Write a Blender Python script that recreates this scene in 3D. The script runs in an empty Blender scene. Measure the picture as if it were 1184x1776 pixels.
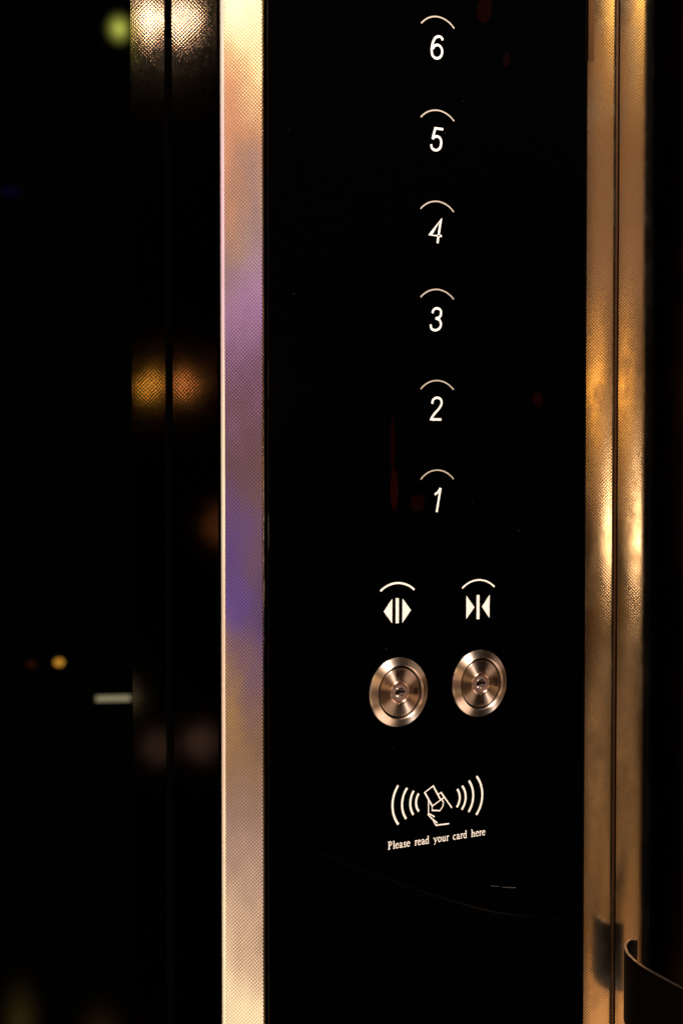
import bpy, bmesh, math, random
from mathutils import Vector, Matrix
S = bpy.context.scene
COL = S.collection
PI = math.pi
random.seed(7)

# ------------------------------------------------------------------ camera
CAM = Vector((-0.40168, -0.6329464, 0.02306601))
FWD = Vector((0.53557333, 0.84392853, -0.03075468)).normalized()
cd = bpy.data.cameras.new('camera'); cam = bpy.data.objects.new('camera', cd); COL.objects.link(cam)
cam.location = CAM
cam.rotation_euler = FWD.to_track_quat('-Z', 'Y').to_euler()
cd.sensor_fit = 'HORIZONTAL'; cd.sensor_width = 24.0; cd.lens = 2860 / 1184 * 24
cd.clip_start = 0.02; cd.clip_end = 30
cd.dof.use_dof = True; cd.dof.focus_distance = 0.785; cd.dof.aperture_fstop = 9.0
S.camera = cam

w = bpy.data.worlds.new('World'); S.world = w; w.use_nodes = True
w.node_tree.nodes['Background'].inputs[0].default_value = (0.004, 0.003, 0.002, 1)
w.node_tree.nodes['Background'].inputs[1].default_value = 0.1
S.view_settings.view_transform = 'Standard'; S.view_settings.look = 'None'
S.view_settings.exposure = 0; S.view_settings.gamma = 1

def lin(c):
    return tuple(((x / 255 + .055) / 1.055) ** 2.4 if x > 10 else x / 255 / 12.92 for x in c)

# ------------------------------------------------------------------ lamps
# each lamp is given from a pivot on the panel: azimuth (deg, 0 = straight out, + = right), distance, height, size, colour, radiance
def lamp(name, piv, az, dist, z, wid, hei, col, rad, spread=180, shape='RECTANGLE'):
    l = bpy.data.lights.new(name, 'AREA'); l.shape = shape
    l.size = wid; l.size_y = hei
    l.color = col
    l.energy = PI * wid * hei * rad * (PI / 4 if shape == 'ELLIPSE' else 1)
    l.spread = math.radians(spread)
    o = bpy.data.objects.new(name, l); COL.objects.link(o)
    a = math.radians(az)
    p = Vector((piv[0] + math.sin(a) * dist, piv[1] - math.cos(a) * dist, z))
    o.location = p
    tgt = Vector((piv[0], piv[1], CAM.z + (z - CAM.z) * 0.45))
    o.rotation_euler = (tgt - p).to_track_quat('-Z', 'Y').to_euler()
    return o

def wall_of_lamps(name, piv, az, dist, wid, rows, gain):
    """a column of coloured lamps set up for their reflections in the steel: rows = (top row, bottom row, colour, az offset, width factor) measured down the post"""
    d = math.hypot(piv[0] - CAM.x, piv[1] - CAM.y)
    for v0, v1, c, da, wf, g in rows:
        z0 = CAM.z + (800 - v0) / 2860 * (d + dist); z1 = CAM.z + (800 - v1) / 2860 * (d + dist)
        lc = lin(c); m = max(lc)
        lamp(name, piv, az + da, dist, (z0 + z1) / 2, wid * wf, z0 - z1, tuple(x / m for x in lc), m * gain * g)

LP = (-0.046, 0.008)            # left post
wall_of_lamps('post_reflection_lamp', LP, -60, 0.72, 0.26, [  # unseen lamps added so the post mirrors these colours
    (-260, 70, (255, 232, 176), -3, 1.3, 2.0),
    (75, 180, (232, 165, 112), 0, 1.2, .85),
    (185, 300, (240, 160, 120), -2, 1.2, .9),
    (305, 400, (165, 140, 120), 2, 1.1, 1.0),
    (405, 500, (125, 98, 105), 0, 1.1, 1.0),
    (505, 610, (168, 122, 160), 2, .9, 1.1),
    (615, 760, (108, 74, 92), 0, 1, .9),
    (765, 930, (118, 84, 76), 0, 1, .8),
    (935, 1110, (90, 68, 128), -3, 1, 1.0),
    (1115, 1190, (112, 82, 100), 0, 1, 1.0),
    (1195, 1260, (170, 128, 45), -4, 1, 1.0),
    (1265, 1420, (136, 105, 88), 0, 1, 1.0),
    (1425, 1570, (176, 142, 130), 0, 1, 1.0),
    (1575, 1700, (208, 172, 140), 0, 1.1, 1.1),
    (1705, 2050, (248, 218, 176), 0, 1.2, 1.3)], 1.9)
wall_of_lamps('post_mottle_lamp', LP, -60, 0.69, 0.07, [  # small lamps added to mottle the reflections on the post
    (365, 400, (255, 235, 205), 7, 1, 1.0),
    (440, 480, (110, 100, 120), -5, 1.2, .8),
    (482, 560, (222, 165, 235), 6, .7, .9),
    (505, 545, (225, 160, 120), -7, .7, .8),
    (570, 640, (190, 145, 205), -2, .7, .9),
    (585, 650, (80, 50, 80), 7, 1, .7),
    (690, 740, (70, 60, 110), -6, 1, .8),
    (745, 790, (150, 115, 85), 5, .9, .8),
    (800, 840, (90, 75, 110), -5, .9, .8),
    (880, 925, (150, 125, 70), 6, .8, .9),
    (955, 1010, (110, 75, 200), -3, .9, .9),
    (1060, 1100, (95, 70, 165), -7, .9, .8),
    (1060, 1095, (165, 115, 95), 6, .6, .7),
    (1205, 1245, (255, 205, 60), -7, 1, .9),
    (1260, 1300, (95, 75, 55), 5, 1, .8),
    (240, 290, (255, 140, 105), -6, 1, 1.0),
    (120, 170, (190, 130, 75), 5, 1, .8),
    (1545, 1575, (255, 210, 90), 8, .5, .8)], 1.5)
wall_of_lamps('bead_line_lamp', (-0.0535, 0.0145), -84, 0.60, 0.12, [  # tall lamps added to draw the bright line along the edge bead
    (-300, 200, (255, 236, 205), 0, 1, 1),
    (205, 620, (255, 205, 215), 0, 1, .9),
    (625, 1000, (255, 228, 190), 0, 1, 1),
    (1005, 1500, (255, 214, 180), 0, 1, .9),
    (1505, 2100, (255, 232, 190), 0, 1, 1)], 2.2)

RP = (0.160, -0.006)            # right trims
wall_of_lamps('trim_reflection_lamp', RP, -14, 0.80, 0.24, [  # warm lamps added so the trims mirror brown and orange
    (-250, 16, (255, 196, 100), 8, .7, 3.4),
    (45, 180, (168, 116, 66), 0, 1, 1.0),
    (185, 400, (124, 86, 50), 0, 1.1, 1.0),
    (405, 630, (138, 100, 70), 0, 1.1, 1.0),
    (640, 700, (255, 176, 72), -4, .6, 3.3),
    (715, 850, (158, 112, 66), 0, 1, 1.0),
    (1020, 1130, (84, 54, 18), 0, 1, .8),
    (1205, 1330, (150, 112, 76), -2, .8, 1.0),
    (1335, 1560, (124, 90, 54), 0, 1, 1.0),
    (1565, 1690, (120, 80, 36), 0, 1, 1.0),
    (1695, 2050, (195, 138, 82), 0, 1, 1.3)], 1.9)
wall_of_lamps('downlight', RP, -8, 0.80, 0.06, [(885, 940, (255, 210, 156), -1, 1.4, 14)], 1.9)

# small lamps whose mirror images sit in the black glass on the left
LW0 = Vector((-.045, .030, 0)); LWA = math.radians(28)      # left wall: a point on it and its plan angle
LWD = Vector((-math.cos(LWA), math.sin(LWA), 0)); LWN = Vector((-math.sin(LWA), -math.cos(LWA), 0))
def far_lamp(name, u, v, wpx, hpx, col, rad, dist=1.2, shape='ELLIPSE', soft=0):
    d = FWD * 2860 + Vector((FWD.y, -FWD.x, 0)).normalized() * (u - 592) - Vector((0, 0, 1)) * (v - 888)
    t = (LW0 - CAM).dot(LWN) / d.dot(LWN); p = CAM + d * t
    r = (d - 2 * d.dot(LWN) * LWN).normalized()
    q = p + r * dist
    tot = (p - CAM).length + dist
    if soft:
        for k in range(soft):
            f_ = 1 - k / soft
            far_lamp(name, u, v, wpx * (.25 + .9 * k / soft), hpx * (.25 + .9 * k / soft), col, rad * f_ ** 1.6, dist + .004 * k, shape, 0)
        return
    sx = wpx / 2860 * tot; sy = hpx / 2860 * tot
    l = bpy.data.lights.new(name, 'AREA'); l.shape = shape; l.size = sx; l.size_y = sy
    l.color = col; l.energy = PI * sx * sy * rad * (PI / 4 if shape == 'ELLIPSE' else 1)
    o = bpy.data.objects.new(name, l); COL.objects.link(o); o.location = q
    o.rotation_euler = (p - q).to_track_quat('-Z', 'Y').to_euler()
far_lamp('white_spot', 263, 40, 28, 46, (1, .76, .54), 95.0, soft=3)
far_lamp('white_spot', 317, 42, 24, 48, (1, .76, .54), 95.0, soft=3)
far_lamp('green_spot', 210, 56, 56, 64, (.74, .78, .12), 2.4, soft=6)
far_lamp('orange_spot', 256, 668, 42, 34, (1, .52, .08), 12, soft=3)
far_lamp('orange_spot', 322, 668, 46, 34, (1, .42, .12), 10, soft=3)
far_lamp('orange_spot', 384, 905, 14, 70, (1, .36, .10), 4, soft=2)
far_lamp('low_glow', 270, 1295, 30, 56, (1, .62, .48), .7, soft=3)
far_lamp('low_glow', 345, 1290, 34, 70, (1, .62, .48), .7, soft=3)
far_lamp('amber_bulb', 101, 1150, 18, 15, (1, .45, .05), 5.5)
far_lamp('red_bulb', 53, 1153, 18, 12, (1, .2, .06), .2)
far_lamp('tube_lamp', 195, 1213, 58, 9, (.95, .84, .48), 3.4, shape='RECTANGLE')
far_lamp('blue_glow', 20, 335, 60, 34, (.05, .05, 1), .06, soft=4)
far_lamp('floor_glow', 30, 1790, 100, 210, (.8, .5, .12), .10, soft=6)
far_lamp('floor_glow', 170, 1830, 120, 200, (.8, .42, .12), .09, soft=6)


# downlights above the panel, and added fill so the printed marks and dials read
def room(name, loc, size, col, rad, tgt=(0.055, 0, 0)):
    l = bpy.data.lights.new(name, 'AREA'); l.shape = 'SQUARE'; l.size = size
    l.color = col; l.energy = PI * size * size * rad
    o = bpy.data.objects.new(name, l); COL.objects.link(o); o.location = loc
    o.rotation_euler = (Vector(tgt) - Vector(loc)).to_track_quat('-Z', 'Y').to_euler()
room('ceiling_downlight', (0.03, -0.55, 0.95), 0.10, (1, .95, .90), 590)
room('ceiling_downlight', (0.50, -0.75, 1.10), 0.18, (1, .82, .56), 85)
room('side_top_fill', (0.75, -0.70, 1.15), 0.60, (1, .78, .56), 7)  # added soft fill for the top of the dials
room('side_low_fill', (0.60, -0.80, -1.15), 0.60, (1, .74, .52), 5)  # added fill lamp, low on the right
room('top_fill', (0.0, -0.85, 1.25), 0.80, (1, .75, .60), 8.0)  # added overhead fill for the dials
room('low_fill', (-0.1, -0.75, -1.25), 0.90, (1, .74, .58), 4.5)  # added fill lamp from below

# ------------------------------------------------------------------ materials
def newmat(name):
    m = bpy.data.materials.new(name); m.use_nodes = True
    nt = m.node_tree; return m, nt, nt.nodes['Principled BSDF']
def N(nt, t, **k):
    n = nt.nodes.new(t)
    for a, b in k.items(): setattr(n, a, b)
    return n
def math_n(nt, op, a, b=None, c=None):
    n = N(nt, 'ShaderNodeMath', operation=op)
    for i, x in enumerate((a, b, c)):
        if x is None: continue
        if hasattr(x, 'links'): nt.links.new(x, n.inputs[i])
        else: n.inputs[i].default_value = x
    return n.outputs[0]

def textured_steel(name, ang, amp=.16, rough=.24, base=(.60, .56, .50), stain=(.30, .22, .12), stain_amt=.35, wav=.03, pitch=.00165, seed=0.0, dirt=.35):
    """linen-embossed steel; ang = plan angle of the sheet's width direction"""
    m, nt, bs = newmat(name)
    L = nt.links.new
    tc = N(nt, 'ShaderNodeTexCoord')
    sx = N(nt, 'ShaderNodeSeparateXYZ'); L(tc.outputs['Object'], sx.inputs[0])
    ca, sa = math.cos(ang), math.sin(ang)
    u = math_n(nt, 'ADD', math_n(nt, 'MULTIPLY', sx.outputs[0], ca), math_n(nt, 'MULTIPLY', sx.outputs[1], sa))
    v = sx.outputs[2]
    k = 2 * PI / pitch
    au = math_n(nt, 'MULTIPLY', u, k); av = math_n(nt, 'MULTIPLY', v, k)
    # height = cos(au)*cos(av): staggered dimples; gradient drives the normal
    gu = math_n(nt, 'MULTIPLY', math_n(nt, 'SINE', au), math_n(nt, 'COSINE', av))
    gv = math_n(nt, 'MULTIPLY', math_n(nt, 'COSINE', au), math_n(nt, 'SINE', av))
    # the pressing is uneven: depth changes slowly along the sheet
    mp = N(nt, 'ShaderNodeMapping'); mp.inputs['Scale'].default_value = (1, 1, .45); mp.inputs['Location'].default_value = (seed, seed * 2, seed)
    L(tc.outputs['Object'], mp.inputs[0])
    n1 = N(nt, 'ShaderNodeTexNoise'); n1.inputs['Scale'].default_value = 38; n1.inputs['Detail'].default_value = 3; L(mp.outputs[0], n1.inputs[0])
    n2 = N(nt, 'ShaderNodeTexNoise'); n2.inputs['Scale'].default_value = 900; n2.inputs['Detail'].default_value = 2; L(tc.outputs['Object'], n2.inputs[0])
    sep = N(nt, 'ShaderNodeSeparateColor'); L(n1.outputs['Color'], sep.inputs[0])
    sep2 = N(nt, 'ShaderNodeSeparateColor'); L(n2.outputs['Color'], sep2.inputs[0])
    amp_n = math_n(nt, 'MULTIPLY', math_n(nt, 'ADD', sep.outputs[2], .5), amp)
    def comp(g, lo, hi):
        a = math_n(nt, 'MULTIPLY', g, amp_n)
        b = math_n(nt, 'MULTIPLY', math_n(nt, 'SUBTRACT', lo, .5), wav * 2)
        c = math_n(nt, 'MULTIPLY', math_n(nt, 'SUBTRACT', hi, .5), amp * .35)
        return math_n(nt, 'ADD', math_n(nt, 'ADD', a, b), c)
    pu = comp(gu, sep.outputs[0], sep2.outputs[0]); pv = comp(gv, sep.outputs[1], sep2.outputs[1])
    cx = N(nt, 'ShaderNodeCombineXYZ')
    L(math_n(nt, 'MULTIPLY', pu, ca), cx.inputs[0]); L(math_n(nt, 'MULTIPLY', pu, sa), cx.inputs[1]); L(pv, cx.inputs[2])
    geo = N(nt, 'ShaderNodeNewGeometry')
    va = N(nt, 'ShaderNodeVectorMath', operation='ADD'); L(geo.outputs['Normal'], va.inputs[0]); L(cx.outputs[0], va.inputs[1])
    vn = N(nt, 'ShaderNodeVectorMath', operation='NORMALIZE'); L(va.outputs[0], vn.inputs[0])
    L(vn.outputs[0], bs.inputs['Normal'])
    # wear stains
    n3 = N(nt, 'ShaderNodeTexNoise'); n3.inputs['Scale'].default_value = 70; n3.inputs['Detail'].default_value = 5; n3.inputs['Roughness'].default_value = .6
    mp2 = N(nt, 'ShaderNodeMapping'); mp2.inputs['Location'].default_value = (seed * 3 + .3, .1, seed); mp2.inputs['Scale'].default_value = (1, 1, .6); L(tc.outputs['Object'], mp2.inputs[0]); L(mp2.outputs[0], n3.inputs[0])
    rp = N(nt, 'ShaderNodeValToRGB'); rp.color_ramp.elements[0].position = .45; rp.color_ramp.elements[1].position = .85
    rp.color_ramp.elements[0].color = (0, 0, 0, 1); rp.color_ramp.elements[1].color = (1, 1, 1, 1); L(n3.outputs[0], rp.inputs[0])
    mx = N(nt, 'ShaderNodeMix', data_type='RGBA'); mx.inputs[6].default_value = (*base, 1); mx.inputs[7].default_value = (*stain, 1)
    L(math_n(nt, 'MULTIPLY', rp.outputs[0], stain_amt), mx.inputs[0])
    # grime sits in the pressed dimples, the raised thread is rubbed bright
    hgt = math_n(nt, 'MULTIPLY', math_n(nt, 'COSINE', au), math_n(nt, 'COSINE', av))
    hg = math_n(nt, 'ADD', math_n(nt, 'MULTIPLY', hgt, .5), .5)
    dk = math_n(nt, 'SUBTRACT', 1.0, math_n(nt, 'MULTIPLY', math_n(nt, 'MULTIPLY', hg, dirt), math_n(nt, 'ADD', sep.outputs[2], .5)))
    sc = N(nt, 'ShaderNodeVectorMath', operation='SCALE'); L(mx.outputs[2], sc.inputs[0]); L(dk, sc.inputs['Scale'])
    L(sc.outputs[0], bs.inputs['Base Color'])
    L(math_n(nt, 'ADD', math_n(nt, 'MULTIPLY', rp.outputs[0], .2 * stain_amt), math_n(nt, 'ADD', math_n(nt, 'MULTIPLY', sep2.outputs[2], .08), rough - .04)), bs.inputs['Roughness'])
    bs.inputs['Metallic'].default_value = 1
    return m

def plain(name, base, rough, metal=0, spec=.5, noise=0.0, nscale=60):
    m, nt, bs = newmat(name)
    bs.inputs['Base Color'].default_value = (*base, 1); bs.inputs['Roughness'].default_value = rough
    bs.inputs['Metallic'].default_value = metal; bs.inputs['Specular IOR Level'].default_value = spec
    if noise:
        tc = N(nt, 'ShaderNodeTexCoord'); n = N(nt, 'ShaderNodeTexNoise'); n.inputs['Scale'].default_value = nscale; n.inputs['Detail'].default_value = 5
        nt.links.new(tc.outputs['Object'], n.inputs[0])
        nt.links.new(math_n(nt, 'ADD', math_n(nt, 'MULTIPLY', n.outputs[0], noise), max(0, rough - noise / 2)), bs.inputs['Roughness'])
    return m

M_glass = plain('black_glass', (.0003, .0003, .0004), .006, spec=.25)
M_wallglass = plain('black_wall_glass', (.0003, .0003, .0003), .006, spec=1.0)
M_side = plain('black_laminate', (.0003, .0003, .0003), .30, spec=.06)
M_dark = plain('black_gap', (.001, .001, .001), .6, spec=.1)
M_print = plain('white_print', (.86, .82, .76), .5, spec=.2, noise=.1)
M_ring = plain('pale_ring_print', (.40, .345, .29), .5, spec=.2, noise=.1)
M_bead = plain('polished_edge_steel', (.80, .76, .72), .22, metal=1, noise=.08)
M_rail = plain('dark_rail_lacquer', (.004, .0025, .0015), .40, spec=.10, noise=.1)
M_railtop = plain('rail_edge_steel', (.42, .34, .28), .32, metal=1, noise=.1)
M_ink = plain('engraved_ink', (.010, .004, .003), .6, spec=.1)
M_hole = plain('keyhole_dark', (.003, .002, .002), .5, spec=.2)
M_core = plain('lock_core_steel', (.34, .22, .19), .42, metal=.75, noise=.1, nscale=800)

def brushed(name, base, rough, seed):
    m, nt, bs = newmat(name); L = nt.links.new
    bs.inputs['Metallic'].default_value = 1; bs.inputs['Anisotropic'].default_value = .97; bs.inputs['Anisotropic Rotation'].default_value = .25
    tg = N(nt, 'ShaderNodeTangent', direction_type='RADIAL', axis='Z'); L(tg.outputs[0], bs.inputs['Tangent'])
    tc = N(nt, 'ShaderNodeTexCoord'); sx = N(nt, 'ShaderNodeSeparateXYZ'); L(tc.outputs['Object'], sx.inputs[0])
    r = math_n(nt, 'SQRT', math_n(nt, 'ADD', math_n(nt, 'POWER', sx.outputs[0], 2), math_n(nt, 'POWER', sx.outputs[1], 2)))
    n = N(nt, 'ShaderNodeTexNoise', noise_dimensions='1D'); n.inputs['Scale'].default_value = 4500; n.inputs['Detail'].default_value = 3
    L(math_n(nt, 'ADD', r, seed), n.inputs['W'])
    mx = N(nt, 'ShaderNodeMix', data_type='RGBA'); mx.inputs[6].default_value = (*[x * .78 for x in base], 1); mx.inputs[7].default_value = (*base, 1)
    L(n.outputs[0], mx.inputs[0]); L(mx.outputs[2], bs.inputs['Base Color'])
    n2 = N(nt, 'ShaderNodeTexNoise'); n2.inputs['Scale'].default_value = 160; n2.inputs['Detail'].default_value = 3; L(tc.outputs['Object'], n2.inputs[0])
    L(math_n(nt, 'ADD', math_n(nt, 'MULTIPLY', n2.outputs[0], .12), rough - .06), bs.inputs['Roughness'])
    return m
M_bezel = brushed('brushed_bezel_steel', (.97, .79, .65), .42, .3)
M_dial = brushed('brushed_dial_steel', (.85, .63, .49), .34, .9)

M_left = textured_steel('linen_steel_post', math.radians(135), amp=.05, rough=.115, seed=.1, wav=.075, base=(.74, .69, .64), dirt=.62, stain_amt=.0)
M_right = textured_steel('linen_steel_trim', math.radians(-28), amp=.026, rough=.15, base=(.62, .54, .45), seed=.7, wav=.02, dirt=.42, stain_amt=.9)
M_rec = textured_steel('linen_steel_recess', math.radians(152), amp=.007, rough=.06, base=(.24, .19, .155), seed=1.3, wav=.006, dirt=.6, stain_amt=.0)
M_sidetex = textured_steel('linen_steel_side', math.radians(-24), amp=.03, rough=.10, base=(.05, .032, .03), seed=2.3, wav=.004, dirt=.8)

# ------------------------------------------------------------------ mesh helpers
def link(name, verts, faces, mat, parent=None, smooth=False):
    me = bpy.data.meshes.new(name); me.from_pydata([tuple(v) for v in verts], [], faces); me.validate()
    bm = bmesh.new(); bm.from_mesh(me); bmesh.ops.recalc_face_normals(bm, faces=bm.faces); bm.to_mesh(me); bm.free()
    me.materials.append(mat)
    o = bpy.data.objects.new(name, me); COL.objects.link(o)
    if smooth:
        for p in me.polygons: p.use_smooth = True
        me.set_sharp_from_angle(angle=math.radians(40))
    if parent: o.parent = parent
    return o
def tag(o, label=None, cat=None, group=None, kind=None):
    if label: o['label'] = label
    if cat: o['category'] = cat
    if group: o['group'] = group
    if kind: o['kind'] = kind
    return o
def thing(name, loc, label, cat, group=None):
    o = bpy.data.objects.new(name, None); o.empty_display_size = .02; COL.objects.link(o); o.location = loc
    return tag(o, label, cat, group)
def place(o, x, y, z):                      # child authored in world coordinates under an Empty
    return o

ZB, ZT = -0.42, 0.40
def extrude_profile(name, prof, mat, parent=None, z0=ZB, z1=ZT, closed=True, smooth=True, org=(0, 0, 0)):
    """prof: plan polygon (m)"""
    n = len(prof); ox, oy, oz = org
    vs = [(x - ox, y - oy, z0 - oz) for x, y in prof] + [(x - ox, y - oy, z1 - oz) for x, y in prof]
    fs = [(i, (i + 1) % n, n + (i + 1) % n, n + i) for i in range(n if closed else n - 1)]
    if closed: fs += [tuple(range(n))[::-1], tuple(range(n, 2 * n))]
    return link(name, vs, fs, mat, parent, smooth)
def fillet(pts, rad, seg=6):
    """round the interior corners of an open polyline; rad = list or number"""
    out = [pts[0]]
    for i in range(1, len(pts) - 1):
        r = rad[i] if isinstance(rad, (list, tuple)) else rad
        a, b, c = Vector(pts[i - 1]), Vector(pts[i]), Vector(pts[i + 1])
        if r <= 0: out.append(tuple(b)); continue
        d1 = (a - b).normalized(); d2 = (c - b).normalized()
        ang = d1.angle(d2); t = r / math.tan(ang / 2)
        t = min(t, (a - b).length * .48, (c - b).length * .48)
        p0, p1 = b + d1 * t, b + d2 * t
        for k in range(seg + 1):
            s = k / seg
            out.append(tuple(p0 * (1 - s) ** 2 + b * 2 * s * (1 - s) + p1 * s ** 2))
    out.append(pts[-1]); return out

def bez(pts, closed=False, seg=10):
    """Catmull-Rom through points"""
    n = len(pts); out = []
    P = [Vector(p) for p in pts]
    rng = range(n if closed else n - 1)
    for i in rng:
        p0 = P[(i - 1) % n] if (closed or i > 0) else P[0] * 2 - P[1]
        p1 = P[i]; p2 = P[(i + 1) % n]
        p3 = P[(i + 2) % n] if (closed or i + 2 < n) else P[-1] * 2 - P[-2]
        for k in range(seg):
            t = k / seg
            out.append(0.5 * ((2 * p1) + (p2 - p0) * t + (2 * p0 - 5 * p1 + 4 * p2 - p3) * t * t + (3 * p1 - p0 - 3 * p2 + p3) * t ** 3))
    if not closed: out.append(P[-1])
    return out

def arcpts(p0, th0, length, th1, n):
    """walk from p0; direction angle (deg below +X) changes linearly th0->th1"""
    pts = [p0]; x, y = p0
    for i in range(n):
        th = math.radians(th0 + (th1 - th0) * (i + .5) / n)
        x += math.cos(th) * length / n; y -= math.sin(th) * length / n; pts.append((x, y))
    return pts

class Ink:
    """flat printed shapes in panel millimetres, built as thin solid ink"""
    def __init__(s): s.v = []; s.f = []; s.lift = .00012; s.k = 0
    def poly(s, pts, lift=None):
        # each overlapping stroke sits 4 microns above the one before
        b = len(s.v); n = len(pts); y1 = -(s.lift + .000004 * s.k); s.k += 1
        area = sum(pts[i][0] * pts[(i + 1) % n][1] - pts[(i + 1) % n][0] * pts[i][1] for i in range(n))
        if area < 0: pts = pts[::-1]
        for x, z in pts: s.v.append((x / 1000, y1, z / 1000))
        for x, z in pts: s.v.append((x / 1000, -.00001, z / 1000))
        s.f.append(tuple(range(b, b + n)))
        for i in range(n): s.f.append((b + (i + 1) % n, b + i, b + n + i, b + n + (i + 1) % n))
    def stroke(s, pts, w, w1=None, cap=True, closed=False):
        """one quad strip of width w (mm) along pts"""
        P = [Vector((p[0], p[1])) for p in pts]; n = len(P); Lf = []; Rt = []
        for i in range(n):
            a = P[i - 1] if (i > 0 or closed) else P[i]; c = P[(i + 1) % n] if (i < n - 1 or closed) else P[i]
            d = (c - a).normalized() if (c - a).length else Vector((1, 0)); nn = Vector((-d.y, d.x))
            ww = w if w1 is None else w + (w1 - w) * i / (n - 1)
            mi = 1.0
            if (0 < i < n - 1) or closed:
                e1 = (P[i] - a).normalized(); e2 = (c - P[i]).normalized()
                mi = 1 / max(.5, math.cos(e1.angle(e2, 0) / 2))
            Lf.append(P[i] + nn * ww / 2 * mi); Rt.append(P[i] - nn * ww / 2 * mi)
        y1 = -(s.lift + .000004 * s.k); s.k += 1
        b = len(s.v)
        for q in Lf + Rt: s.v.append((q.x / 1000, y1, q.y / 1000))
        m = n if closed else n - 1
        for i in range(m):
            j = (i + 1) % n
            s.f.append((b + i, b + j, b + n + j, b + n + i))
    def build(s, name, mat, parent=None, org=(0, 0, 0)):
        vs = [(x - org[0], y - org[1], z - org[2]) for x, y, z in s.v]
        me = bpy.data.meshes.new(name); me.from_pydata(vs, [], s.f); me.materials.append(mat)
        o = bpy.data.objects.new(name, me); COL.objects.link(o)
        if parent: o.parent = parent
        return o

# ------------------------------------------------------------------ background walls
def slab(name, pts, mat, parent=None, z0=ZB, z1=ZT, org=(0, 0, 0)):
    return extrude_profile(name, pts, mat, parent, z0, z1, smooth=False, org=org)

def wp(sv, off):                      # s metres along the left wall, off metres proud of it
    q = LW0 + LWD * sv + LWN * off
    return (q.x, q.y)
back = slab('wall_panel', [wp(.0400, 0), wp(.46, 0), wp(.46, -.008), wp(.0400, -.008)], M_wallglass)
tag(back, 'black glass wall sheet filling the left edge of the photo, with small lamp reflections', 'wall panel')
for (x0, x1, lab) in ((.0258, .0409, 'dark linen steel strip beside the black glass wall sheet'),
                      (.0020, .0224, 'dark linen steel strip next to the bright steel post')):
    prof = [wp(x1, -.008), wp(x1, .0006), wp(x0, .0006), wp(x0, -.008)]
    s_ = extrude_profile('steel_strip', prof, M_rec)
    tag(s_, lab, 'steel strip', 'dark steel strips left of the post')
rb = slab('wall_backing', [wp(-.004, -.009), wp(.06, -.009), wp(.06, -.013), wp(-.004, -.013)], M_dark)
tag(rb, 'black backing behind the gap between the two dark steel strips', 'backing')

side = thing('side_wall', (.22, 0, ZB), 'black side wall at the right edge of the photo, behind the curled handrail', 'wall')
d10 = Vector((math.sin(math.radians(10.8)), math.cos(math.radians(10.8))))
b0 = Vector((.2225, -.010))
pa = b0 + d10 * .05; pb = b0 - d10 * .45; nn = Vector((d10.y, -d10.x)) * .01
slab('wall_sheet', [tuple(pa), tuple(pb), tuple(pb + nn), tuple(pa + nn)], M_side, side, org=(.22, 0, ZB))
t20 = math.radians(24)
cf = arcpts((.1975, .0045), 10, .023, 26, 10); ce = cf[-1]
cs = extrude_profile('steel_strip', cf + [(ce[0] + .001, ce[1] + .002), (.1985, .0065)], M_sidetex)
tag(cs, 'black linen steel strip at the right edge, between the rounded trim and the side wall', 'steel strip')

# small red lamps added off the side wall to put faint red reflections in the glass
def red_smudge(u, v, wd, ht, rad):
    d = FWD * 2860 + Vector((FWD.y, -FWD.x, 0)).normalized() * (u - 592) - Vector((0, 0, 1)) * (v - 888)
    q = CAM + d * (-CAM.y / d.y); r = Vector((d.x, -d.y, d.z)).normalized()
    wn = Vector((-d10.y, d10.x, 0)); p0 = Vector((b0.x, b0.y, 0)) + wn * .004
    t = (p0 - q).dot(wn) / r.dot(wn); c = q + r * t
    l = bpy.data.lights.new('red_smudge_lamp', 'AREA'); l.shape = 'ELLIPSE'; l.size = wd; l.size_y = ht
    l.color = (1, .06, .02); l.energy = PI * wd * ht * rad * PI / 4
    o = bpy.data.objects.new('red_smudge_lamp', l); COL.objects.link(o); o.location = c
    o.rotation_euler = wn.to_track_quat('-Z', 'Y').to_euler()
for a_ in ((651, 770, .006, .036, .25), (655, 850, .010, .026, .5), (712, 872, .018, .010, .25), (860, 22, .014, .016, .3), (906, 108, .006, .008, .25), (968, 692, .008, .008, .25)):
    red_smudge(*a_)

# ------------------------------------------------------------------ left steel post
post = thing('steel_post', (-.046, .02, ZB), 'bright linen textured steel post along the left side of the black button panel', 'steel post')
o3 = (-.046, .02, ZB)
t45 = math.radians(45)
A = (-.0394, .0008); fe = (A[0] - .0184 * math.cos(t45), A[1] + .0184 * math.sin(t45))
front = fillet([(-.0394, .012), A, fe], [0, .0006, 0], 8)
inner = [(fe[0] + .0006, fe[1] + .0006), (-.0404, .0028), (-.0404, .012)]
extrude_profile('face_sheet', front + inner, M_left, post, org=o3)
t57 = math.radians(57)
b1 = (fe[0] - .0001, fe[1] + .0001)
b2 = (b1[0] -   .0022 * math.cos(t57), b1[1] + .0022 * math.sin(t57))
bead = fillet([b1, b2, (b2[0] + .0085, .0265), (b2[0] + .0100, .0265), (b1[0] + .0012, b1[1] + .0016)], [0, .0005, 0, 0, 0], 6)
extrude_profile('edge_bead', bead, M_bead, post, org=o3)

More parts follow.
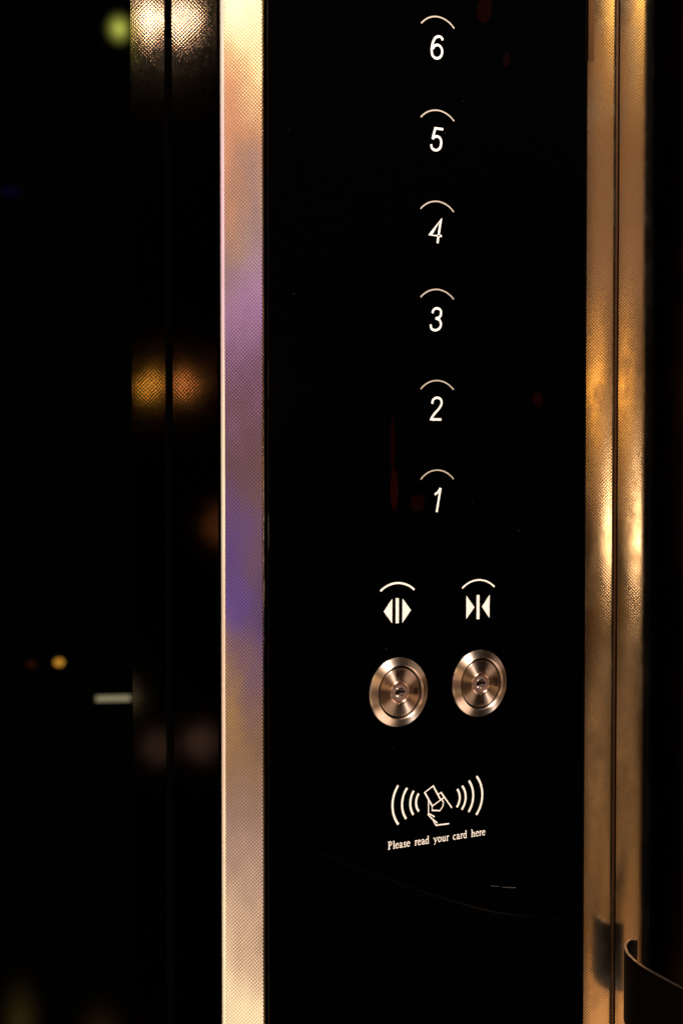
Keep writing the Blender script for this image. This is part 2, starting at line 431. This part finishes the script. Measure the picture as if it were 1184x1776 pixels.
# ------------------------------------------------------------------ right steel trims
t1 = thing('steel_trim', (.152, 0, ZB), 'linen textured bronze toned steel trim right beside the black panel glass, left of the dark groove', 'steel trim', 'steel trims right of the panel')
f1 = arcpts((.1449, -.0002), 32, .0142, 24, 12)
p = f1[-1]
prof = [(.1449, .010)] + f1 + fillet([p, (p[0] + .0007, p[1]), (p[0] + .0009, p[1] + .01)], .0005, 4)[1:]
extrude_profile('trim_face', prof, M_right, t1, org=(.152, 0, ZB))
shade_prof = [(.1447, -.0010), (.1462, -.0014), (.1478, -.0019), (.1478, -.0016), (.1462, -.0008), (.1447, -.0004)]  # dark strip added in place of a shaded reflection on the trim's edge
extrude_profile('shade_strip', shade_prof, plain('brown_shade', (.22, .12, .06), .3, metal=1), t1, z0=.2225, z1=ZT, org=(.152, 0, ZB))
q0 = (p[0] + .0023, p[1] - .0006)
t2 = thing('steel_trim', (.168, 0, ZB), 'linen textured bronze toned steel trim with rounded outer edge, right of the dark groove, behind the curled rail end', 'steel trim', 'steel trims right of the panel')
f2 = arcpts(q0, 32, .0130, 24, 10)
f2b = arcpts(f2[-1], 20, .0075, -40, 14)
extrude_profile('trim_face', [(q0[0], q0[1] + .012)] + f2 + f2b[1:] + [(f2b[-1][0] - .001, f2b[-1][1] + .010)], M_right, t2, org=(.168, 0, ZB))
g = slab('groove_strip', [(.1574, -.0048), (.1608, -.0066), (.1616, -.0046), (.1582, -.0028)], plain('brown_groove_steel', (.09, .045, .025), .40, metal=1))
tag(g, 'dark strip at the bottom of the groove between the two right steel trims', 'groove strip')

# ------------------------------------------------------------------ button panel
PO = (.0528, 0, ZB)
panel = thing('button_panel', PO, 'black glass lift button panel with white numerals 6 to 1 and two key switches', 'button panel')
gx0, gx1 = -.0385, .1443
gp = fillet([(gx0, .009), (gx0, 0), (gx1, 0), (gx1, .009)], .0004, 4)
extrude_profile('glass_plate', gp, M_glass, panel, org=PO)

def arc3(a, m, c, n=26):
    """circular arc through three points"""
    (x1, y1), (x2, y2), (x3, y3) = a, m, c
    D = 2 * (x1 * (y2 - y3) + x2 * (y3 - y1) + x3 * (y1 - y2))
    ux = ((x1**2 + y1**2) * (y2 - y3) + (x2**2 + y2**2) * (y3 - y1) + (x3**2 + y3**2) * (y1 - y2)) / D
    uy = ((x1**2 + y1**2) * (x3 - x2) + (x2**2 + y2**2) * (x1 - x3) + (x3**2 + y3**2) * (x2 - x1)) / D
    r = math.hypot(x1 - ux, y1 - uy)
    A = [math.atan2(y - uy, x - ux) for x, y in (a, m, c)]
    if not (min(A[0], A[2]) <= A[1] <= max(A[0], A[2])):
        A = [x % (2 * PI) for x in A]
    return [(ux + r * math.cos(A[0] + (A[2] - A[0]) * i / n), uy + r * math.sin(A[0] + (A[2] - A[0]) * i / n)) for i in range(n + 1)]

def ell(cx, cy, rx, ry, a0, a1, n=18):
    return [(cx + rx * math.cos(math.radians(a0 + (a1 - a0) * i / n)), cy + ry * math.sin(math.radians(a0 + (a1 - a0) * i / n))) for i in range(n + 1)]

# numerals in a box 0..7.4 wide, 0..11.4 high (mm), upright; sheared to an italic afterwards
W = 1.10
def numeral(d):
    if d == 6:
        return [bez([(6.3, 9.4), (5.5, 10.5), (4.0, 10.85), (2.2, 9.9), (1.0, 7.4), (.65, 4.4), (1.1, 2.0), (2.3, .75), (3.6, .55), (5.2, 1.1), (6.3, 2.8), (6.2, 5.0), (5.2, 6.3), (3.7, 6.8), (2.2, 6.2), (1.1, 4.7)], seg=6)]
    if d == 5:
        return [[(6.9, 10.7), (2.5, 10.7), (1.35, 5.6)], bez([(1.35, 5.6), (2.4, 6.6), (3.9, 7.05), (5.6, 6.3), (6.4, 4.4), (6.0, 2.1), (4.6, .75), (3.1, .55), (1.5, 1.2), (.75, 3.0)], seg=6)]
    if d == 4:
        return [[(5.3, 0), (5.3, 11.2), (.5, 3.5), (7.1, 3.5)]]
    if d == 3:
        return [bez([(.95, 8.5), (1.6, 10.2), (3.4, 10.85), (5.2, 10.1), (5.7, 8.4), (5.1, 6.8), (3.0, 6.05)], seg=6),
                bez([(3.0, 6.05), (5.1, 5.5), (6.2, 3.7), (5.8, 1.8), (4.5, .75), (3.0, .55), (1.3, 1.2), (.6, 3.1)], seg=6)]
    if d == 2:
        return [bez([(.9, 8.0), (1.3, 9.8), (2.6, 10.7), (3.9, 10.8), (5.5, 10.1), (6.1, 8.5), (5.7, 6.9), (4.2, 4.9), (2.3, 2.8), (.95, .62)], seg=6), [(.5, .62), (6.7, .62)]]
    if d == 1:
        return [[(1.3, 8.3), (2.9, 9.3), (4.1, 11.3)], [(4.1, 11.3), (4.1, 0)]]
floors = [  # arc left, apex, right, numeral left edge x, baseline z, shear, width scale
    (6, (43.8, 226.75), (53.1, 231.1), (62.75, 226.95), 48.75, 211.2, .08, 1.05),
    (5, (43.6, 183.4), (53.1, 187.6), (62.8, 183.6), 48.5, 168.4, .08, 1.02),
    (4, (43.6, 140.9), (53.1, 145.1), (62.7, 140.9), 48.0, 125.6, .17, 1.00),
    (3, (43.7, 99.8), (53.2, 103.9), (62.75, 99.8), 48.4, 84.2, .12, 1.05),
    (2, (43.8, 56.9), (53.2, 61.1), (62.85, 57.0), 48.6, 42.2, .10, 1.05),
    (1, (43.9, 14.6), (53.2, 18.9), (62.9, 14.6), 49.0, -.9, .20, 1.0)]
for d, a, b, c, x0, z0, sh, ws in floors:
    i = Ink(); i.stroke(arc3(a, b, c), .64)
    fb = i.build('floor_button', M_ring, panel, org=PO)
    fb['label'] = 'pale arc of the touch button for floor %d' % d
    i = Ink()
    for st in numeral(d):
        i.stroke([(x0 + p[0] * ws + p[1] * sh, z0 + p[1] * 1.0) for p in st], W)
    nm = i.build('numeral', M_print, fb)
    nm.location = (-PO[0], 0, -PO[2]); nm['label'] = 'white numeral %d' % d

i = Ink(); i.stroke(arc3((21.2, -37.0), (30.8, -33.6), (40.3, -37.1)), .95)
ob_ = i.build('door_button', M_print, panel, org=PO); ob_['label'] = 'arc of the door open button'
i = Ink(); i.poly([(23.1, -46.6), (27.85, -40.9), (27.75, -52.2)]); i.poly([(29.8, -40.7), (31.55, -40.7), (31.55, -52.4), (29.8, -52.4)]); i.poly([(33.65, -41.0), (38.4, -46.6), (33.55, -52.3)])
sy = i.build('symbol', M_print, ob_); sy.location = (-PO[0], 0, -PO[2]); sy['label'] = 'two white triangles pointing away from a bar'
i = Ink(); i.stroke(arc3((68.2, -37.6), (77.8, -34.0), (87.55, -37.7)), .8)
cb_ = i.build('door_button', M_print, panel, org=PO); cb_['label'] = 'arc of the door close button'
i = Ink(); i.poly([(70.7, -41.3), (75.5, -47.05), (70.6, -52.4)]); i.poly([(76.8, -41.3), (78.5, -41.3), (78.5, -52.9), (76.8, -52.9)]); i.poly([(84.65, -41.5), (84.5, -52.6), (80.0, -47.05)])
sy = i.build('symbol', M_print, cb_); sy.location = (-PO[0], 0, -PO[2]); sy['label'] = 'two white triangles pointing towards a bar'

# ---- key switches (local axis z = out of the panel, x = right, y = up)
def lathe(name, prof, mat, parent, n=96, smooth=True):
    vs = []; fs = []
    for r, h in prof:
        for k in range(n): a = 2 * PI * k / n; vs.append((r * math.cos(a), r * math.sin(a), h))
    for j in range(len(prof) - 1):
        for k in range(n):
            k2 = (k + 1) % n; fs.append((j * n + k, j * n + k2, (j + 1) * n + k2, (j + 1) * n + k))
    if prof[-1][0] < 1e-3: pass
    fs.append(tuple(range((len(prof) - 1) * n, len(prof) * n)))
    me = bpy.data.meshes.new(name); me.from_pydata(vs, [], fs); me.materials.append(mat)
    o = bpy.data.objects.new(name, me); COL.objects.link(o); o.parent = parent
    for p_ in me.polygons: p_.use_smooth = smooth
    me.set_sharp_from_angle(angle=math.radians(25))
    return o
def glyph_strokes(ch):       # engraved capitals in a 0..1 x 0..1.6 box
    return {'O': [[(.15, .25), (.15, 1.35), (.35, 1.6), (.65, 1.6), (.85, 1.35), (.85, .25), (.65, 0), (.35, 0), (.15, .25)]],
            'F': [[(.15, 0), (.15, 1.6), (.9, 1.6)], [(.15, .85), (.75, .85)]],
            'N': [[(.12, 0), (.12, 1.6), (.88, 0), (.88, 1.6)]]}[ch]
def engraved(word, cx, cy, rot, parent, name='lettering', h=2.05):
    s = h / 1.6 / 1000; adv = 1.22
    vs = []; fs = []; kk = 0
    ca, sa = math.cos(rot), math.sin(rot)
    for j, ch in enumerate(word):
        ox = (j - (len(word) - 1) / 2) * adv - .5
        for st in glyph_strokes(ch):
            for a, b in zip(st[:-1], st[1:]):
                a = Vector((a[0] + ox, a[1] - .8)) * s; b = Vector((b[0] + ox, b[1] - .8)) * s
                d = (b - a).normalized(); nn = Vector((-d.y, d.x)) * .00024; a -= d * .0001; b += d * .0001
                base = len(vs)
                for q in (a + nn, b + nn, b - nn, a - nn):
                    vs.append((cx + q.x * ca - q.y * sa, cy + q.x * sa + q.y * ca, .00004 + kk * .000002))
                fs.append((base + 3, base + 2, base + 1, base)); kk += 1
    return vs, fs
def key_switch(x, z, R, turn, label):
    b = lathe('key_switch', [(R, 0), (R, .0006), (R * .985, .0010), (R * .805, .0021), (R * .785, .0022), (R * .775, .0018), (R * .775, .0001)], M_bezel, panel, 128)
    # ring only: remove the closing cap
    bm = bmesh.new(); bm.from_mesh(b.data)
    big = [f for f in bm.faces if len(f.verts) > 4]; bmesh.ops.delete(bm, geom=big, context='FACES'); bm.to_mesh(b.data); bm.free()
    b.location = (x - PO[0], -.0001, z - PO[2]); b.rotation_euler = (PI / 2, 0, 0)
    b['label'] = label
    gr = lathe('groove', [(R * .774, .0003), (R * .1, .0003)], M_hole, b, 64)
    dl = lathe('dial', [(R * .692, .0004), (R * .692, .0011), (R * .682, .0013), (R * .33, .0013), (R * .315, .0018), (R * .295, .0018), (R * .285, .0013), (R * .28, .0006)], M_dial, b, 128)
    bm = bmesh.new(); bm.from_mesh(dl.data)
    big = [f for f in bm.faces if len(f.verts) > 4]; bmesh.ops.delete(bm, geom=big, context='FACES'); bm.to_mesh(dl.data); bm.free()
    # lock core: shallow dish
    lathe('lock_core', [(R * .275, .0007), (R * .262, .0010), (R * .18, .00115), (R * .05, .0012)], M_core, b, 64)
    # keyhole with pushed-in shutter
    kv = []; kf = []
    out = [(-.17, -.03), (-.13, -.055), (-.03, -.05), (.0, -.015), (.14, -.03), (.18, .0), (.17, .045), (.05, .05), (-.03, .065), (-.11, .06), (-.16, .02)]
    for px_, py_ in out: kv.append((px_ * R, py_ * R, .00125))
    for px_, py_ in out: kv.append((px_ * R * .98, py_ * R * .98, .0009))
    n = len(out); kf.append(tuple(range(n)))
    for k in range(n): kf.append(((k + 1) % n, k, n + k, n + (k + 1) % n))
    kh = link('keyhole', kv, kf, M_hole, b)
    sv = []; sf = []
    for (dy, fl) in ((.085, 1), (-.085, -1)):
        base = len(sv); m = 9
        for k in range(m):
            a = PI * k / (m - 1); sv.append((math.cos(a) * R * .13, dy * R + fl * math.sin(a) * R * .055, .00115))
        for k in range(m):
            a = PI * k / (m - 1); sv.append((math.cos(a) * R * .10, dy * R + fl * math.sin(a) * R * .02, .0015))
        for k in range(m - 1): sf.append((base + k, base + k + 1, base + m + k + 1, base + m + k))
        sf.append(tuple(base + m + k for k in range(m)))
    link('key_guard', sv, sf, M_bead, b, smooth=True)
    # engraving
    vs = []; fs = []
    for word, ang in (('OFF', PI / 2), ('ON', 0)):
        a = ang - turn
        v2, f2_ = engraved(word, math.cos(a) * R * .545, math.sin(a) * R * .545, a - PI / 2, b)
        base = len(vs); vs += [(vx, vy, .00149 + vz + (.0003 * 0)) for vx, vy, vz in v2]; fs += [tuple(base + q for q in f) for f in f2_]
    me = bpy.data.meshes.new('lettering'); me.from_pydata(vs, [], fs); me.materials.append(M_ink)
    lo = bpy.data.objects.new('lettering', me); COL.objects.link(lo); lo.parent = b; lo.location = (0, 0, .0001)
    return b
key_switch(.0314, -.0846, .0162, 0, 'left key switch with OFF engraved at the top of its dial')
key_switch(.0785, -.0839, .0161, PI / 2, 'right key switch, its dial turned so OFF reads at the right')

# ---- card reader mark
cr = tag(bpy.data.objects.new('card_reader_mark', None)); COL.objects.link(cr); cr.parent = panel
for wv in [[(31.27, -128.52), (28.07, -137.2), (31.43, -146.87)], [(36.39, -130.22), (33.49, -137.4), (35.8, -144.74)], [(40.15, -132.0), (38.15, -137.6), (39.97, -143.27)], [(43.03, -133.58), (41.47, -137.6), (43.1, -142.01)],
           [(65.42, -133.87), (67.0, -138.2), (65.17, -142.56)], [(68.37, -132.63), (70.48, -138.3), (68.13, -144.02)], [(72.38, -130.52), (75.03, -138.1), (72.18, -145.62)], [(77.01, -128.87), (80.49, -138.18), (76.89, -147.57)]]:
    i = Ink(); i.stroke(arc3(*wv), 1.12); i.build('wave_arc', M_print, cr, org=PO)
i = Ink(); hw = .62
i.stroke([(46.45, -133.47), (51.34, -130.83), (55.79, -138.01), (50.85, -140.38)], .68, closed=True)
i.stroke([(54.3, -135.3), (55.85, -134.38), (62.33, -142.52)], hw); i.stroke([(57.9, -137.0), (55.9, -137.95)], hw)
i.stroke([(56.0, -137.7), (57.34, -139.2), (57.0, -141.22), (55.29, -143.1), (50.69, -142.4), (50.85, -140.4)], .55)
i.stroke([(48.64, -136.94), (48.65, -143.9)], .55)
i.stroke([(48.65, -143.6), (52.22, -145.7)], hw)
i.stroke([(48.2, -144.0), (51.04, -146.68), (52.92, -149.83), (60.8, -149.92)], hw)
i.stroke([(49.85, -145.7), (53.77, -148.81)], hw)
sy = i.build('hand_and_card_symbol', M_print, cr); sy.location = (-PO[0], 0, -PO[2])

# serif caption; glyphs: strokes (points, width) in units of x-height = 1, thick = .2, thin = .09
T_, t_ = .23, .11
def serif(x, y, w_=.34): return ([(x - w_ / 2, y), (x + w_ / 2, y)], t_)
G = {
 'P': (.98, [([(.25, 0), (.25, 1.5)], T_), serif(.25, .05, .46), ([(.02, 1.46), (.25, 1.46)], t_), (ell(.38, 1.09, .36, .37, 90, -90, 10), .17), ([(.25, 1.46), (.40, 1.46)], t_), ([(.25, .72), (.40, .72)], t_)]),
 'l': (.48, [([(.24, 0), (.24, 1.5)], .2), serif(.24, .05), ([(.08, 1.44), (.24, 1.5)], t_)]),
 'e': (.80, [(ell(.40, .5, .31, .45, 8, 325, 18), .16), ([(.12, .6), (.70, .6)], t_)]),
 'a': (.82, [(bez([(.14, .78), (.24, .93), (.42, .93), (.53, .75), (.53, .2), (.62, .06), (.78, .12)], seg=4), .16), (bez([(.53, .6), (.2, .42), (.13, .22), (.25, .06), (.42, .1), (.53, .25)], seg=4), .15)]),
 's': (.66, [(bez([(.55, .75), (.42, .93), (.2, .88), (.15, .68), (.33, .52), (.52, .36), (.5, .12), (.28, .04), (.12, .24)], seg=4), .16)]),
 'r': (.62, [([(.22, 0), (.22, .95)], .19), serif(.22, .05), ([(.06, .9), (.22, .96)], t_), (bez([(.22, .62), (.36, .88), (.48, .93), (.58, .84)], seg=4), .17)]),
 'd': (.92, [(ell(.38, .48, .28, .43, 50, 315, 14), .17), ([(.64, 0.04), (.64, 1.5)], .19), ([(.48, 1.44), (.64, 1.5)], t_), ([(.64, .06), (.82, .1)], t_)]),
 'y': (.88, [([(.14, .95), (.45, .1)], .2), ([(.76, .95), (.45, .1), (.3, -.32), (.1, -.38)], .11), serif(.14, .95, .3), serif(.74, .95, .26)]),
 'o': (.86, [(ell(.42, .48, .31, .43, 0, 360, 20), .17)]),
 'u': (.92, [(bez([(.22, .93), (.22, .3), (.3, .08), (.46, .06), (.66, .26)], seg=4), .18), ([(.66, .95), (.66, .02)], .19), ([(.06, .92), (.22, .92)], t_), ([(.52, .92), (.66, .92)], t_), ([(.66, .05), (.82, .08)], t_)]),
 'c': (.76, [(ell(.41, .48, .30, .43, 42, 318, 16), .17)]),
 'h': (.94, [([(.22, 0), (.22, 1.5)], .19), serif(.22, .05), ([(.06, 1.44), (.22, 1.5)], t_), (bez([(.22, .66), (.42, .9), (.6, .86), (.68, .6), (.68, .0)], seg=4), .18), serif(.70, .05)]),
}
words = [('Please', 25.5, 38.2), ('read', 40.6, 49.2), ('your', 51.5, 60.6), ('card', 62.8, 71.4), ('here', 73.6, 82.3)]
i = Ink(); XH = 2.45
for wd, xa, xb in words:
    tot = sum(G[c][0] for c in wd); sx_ = (xb - xa) / tot; x = xa
    for c in wd:
        for pts, ww in G[c][1]:
            i.stroke([(x + p[0] * sx_, -158.0 + p[1] * XH) for p in pts], ww * XH * 1.12)
        x += G[c][0] * sx_
cp = i.build('caption', M_print, cr); cp.location = (-PO[0], 0, -PO[2]); cp['label'] = 'white printed caption reading Please read your card here'

# ---- painted reflection of the rail edge, and dusty specks, on the glass
i = Ink()
i.stroke([(86.0, -183.5), (92.0, -184.6)], .16, .05); i.stroke([(93.0, -185.0), (99.5, -186.2), (101, -186.3)], .12, .3)
for _ in range(26):
    x = random.uniform(-36, 142); z = random.uniform(-225, 235); r = random.choice([.06, .07, .09, .12])
    i.poly([(x + r * math.cos(a), z + r * math.sin(a)) for a in (0, 1.2, 2.4, 3.7, 5)])
dm = i.build('dust_and_glint', plain('dust_glint_grey', (.10, .095, .09), .8), panel, org=PO); dm['kind'] = 'stuff'

# ------------------------------------------------------------------ curled handrail
zr = -.215
plan = [(60, -428), (123.8, -92.6), (126.0, -80.9), (127.9, -71.8), (130.1, -62.0), (133.0, -52.5), (136.6, -44.1), (141.0, -36.4), (146.0, -29.8), (151.5, -25.0), (156.0, -23.0), (159.3, -23.9)]
pp = bez([(a / 1000, b / 1000) for a, b in plan[1:]], seg=6)
pp = [Vector((plan[0][0] / 1000, plan[0][1] / 1000))] + pp
th_ = .0013
Lf, Rt = [], []
for k, q in enumerate(pp):
    a = pp[max(0, k - 1)]; c = pp[min(len(pp) - 1, k + 1)]; d = (c - a).normalized(); nn = Vector((d.y, -d.x))
    Lf.append(tuple(q - nn * th_ / 2)); Rt.append(tuple(q + nn * th_ / 2))
rail = thing('handrail', (.13, -.06, zr - .036), 'black flat handrail with a curled end and thin metal edge at the bottom right', 'handrail')
ro = (.13, -.06, zr - .036)
extrude_profile('rail_band', Lf + Rt[::-1], M_rail, rail, z0=zr - .036, z1=zr - .0006, org=ro)
extrude_profile('rail_edge', Lf + Rt[::-1], M_railtop, rail, z0=zr - .0005, z1=zr, org=ro)
# standoff to the side wall, below the frame
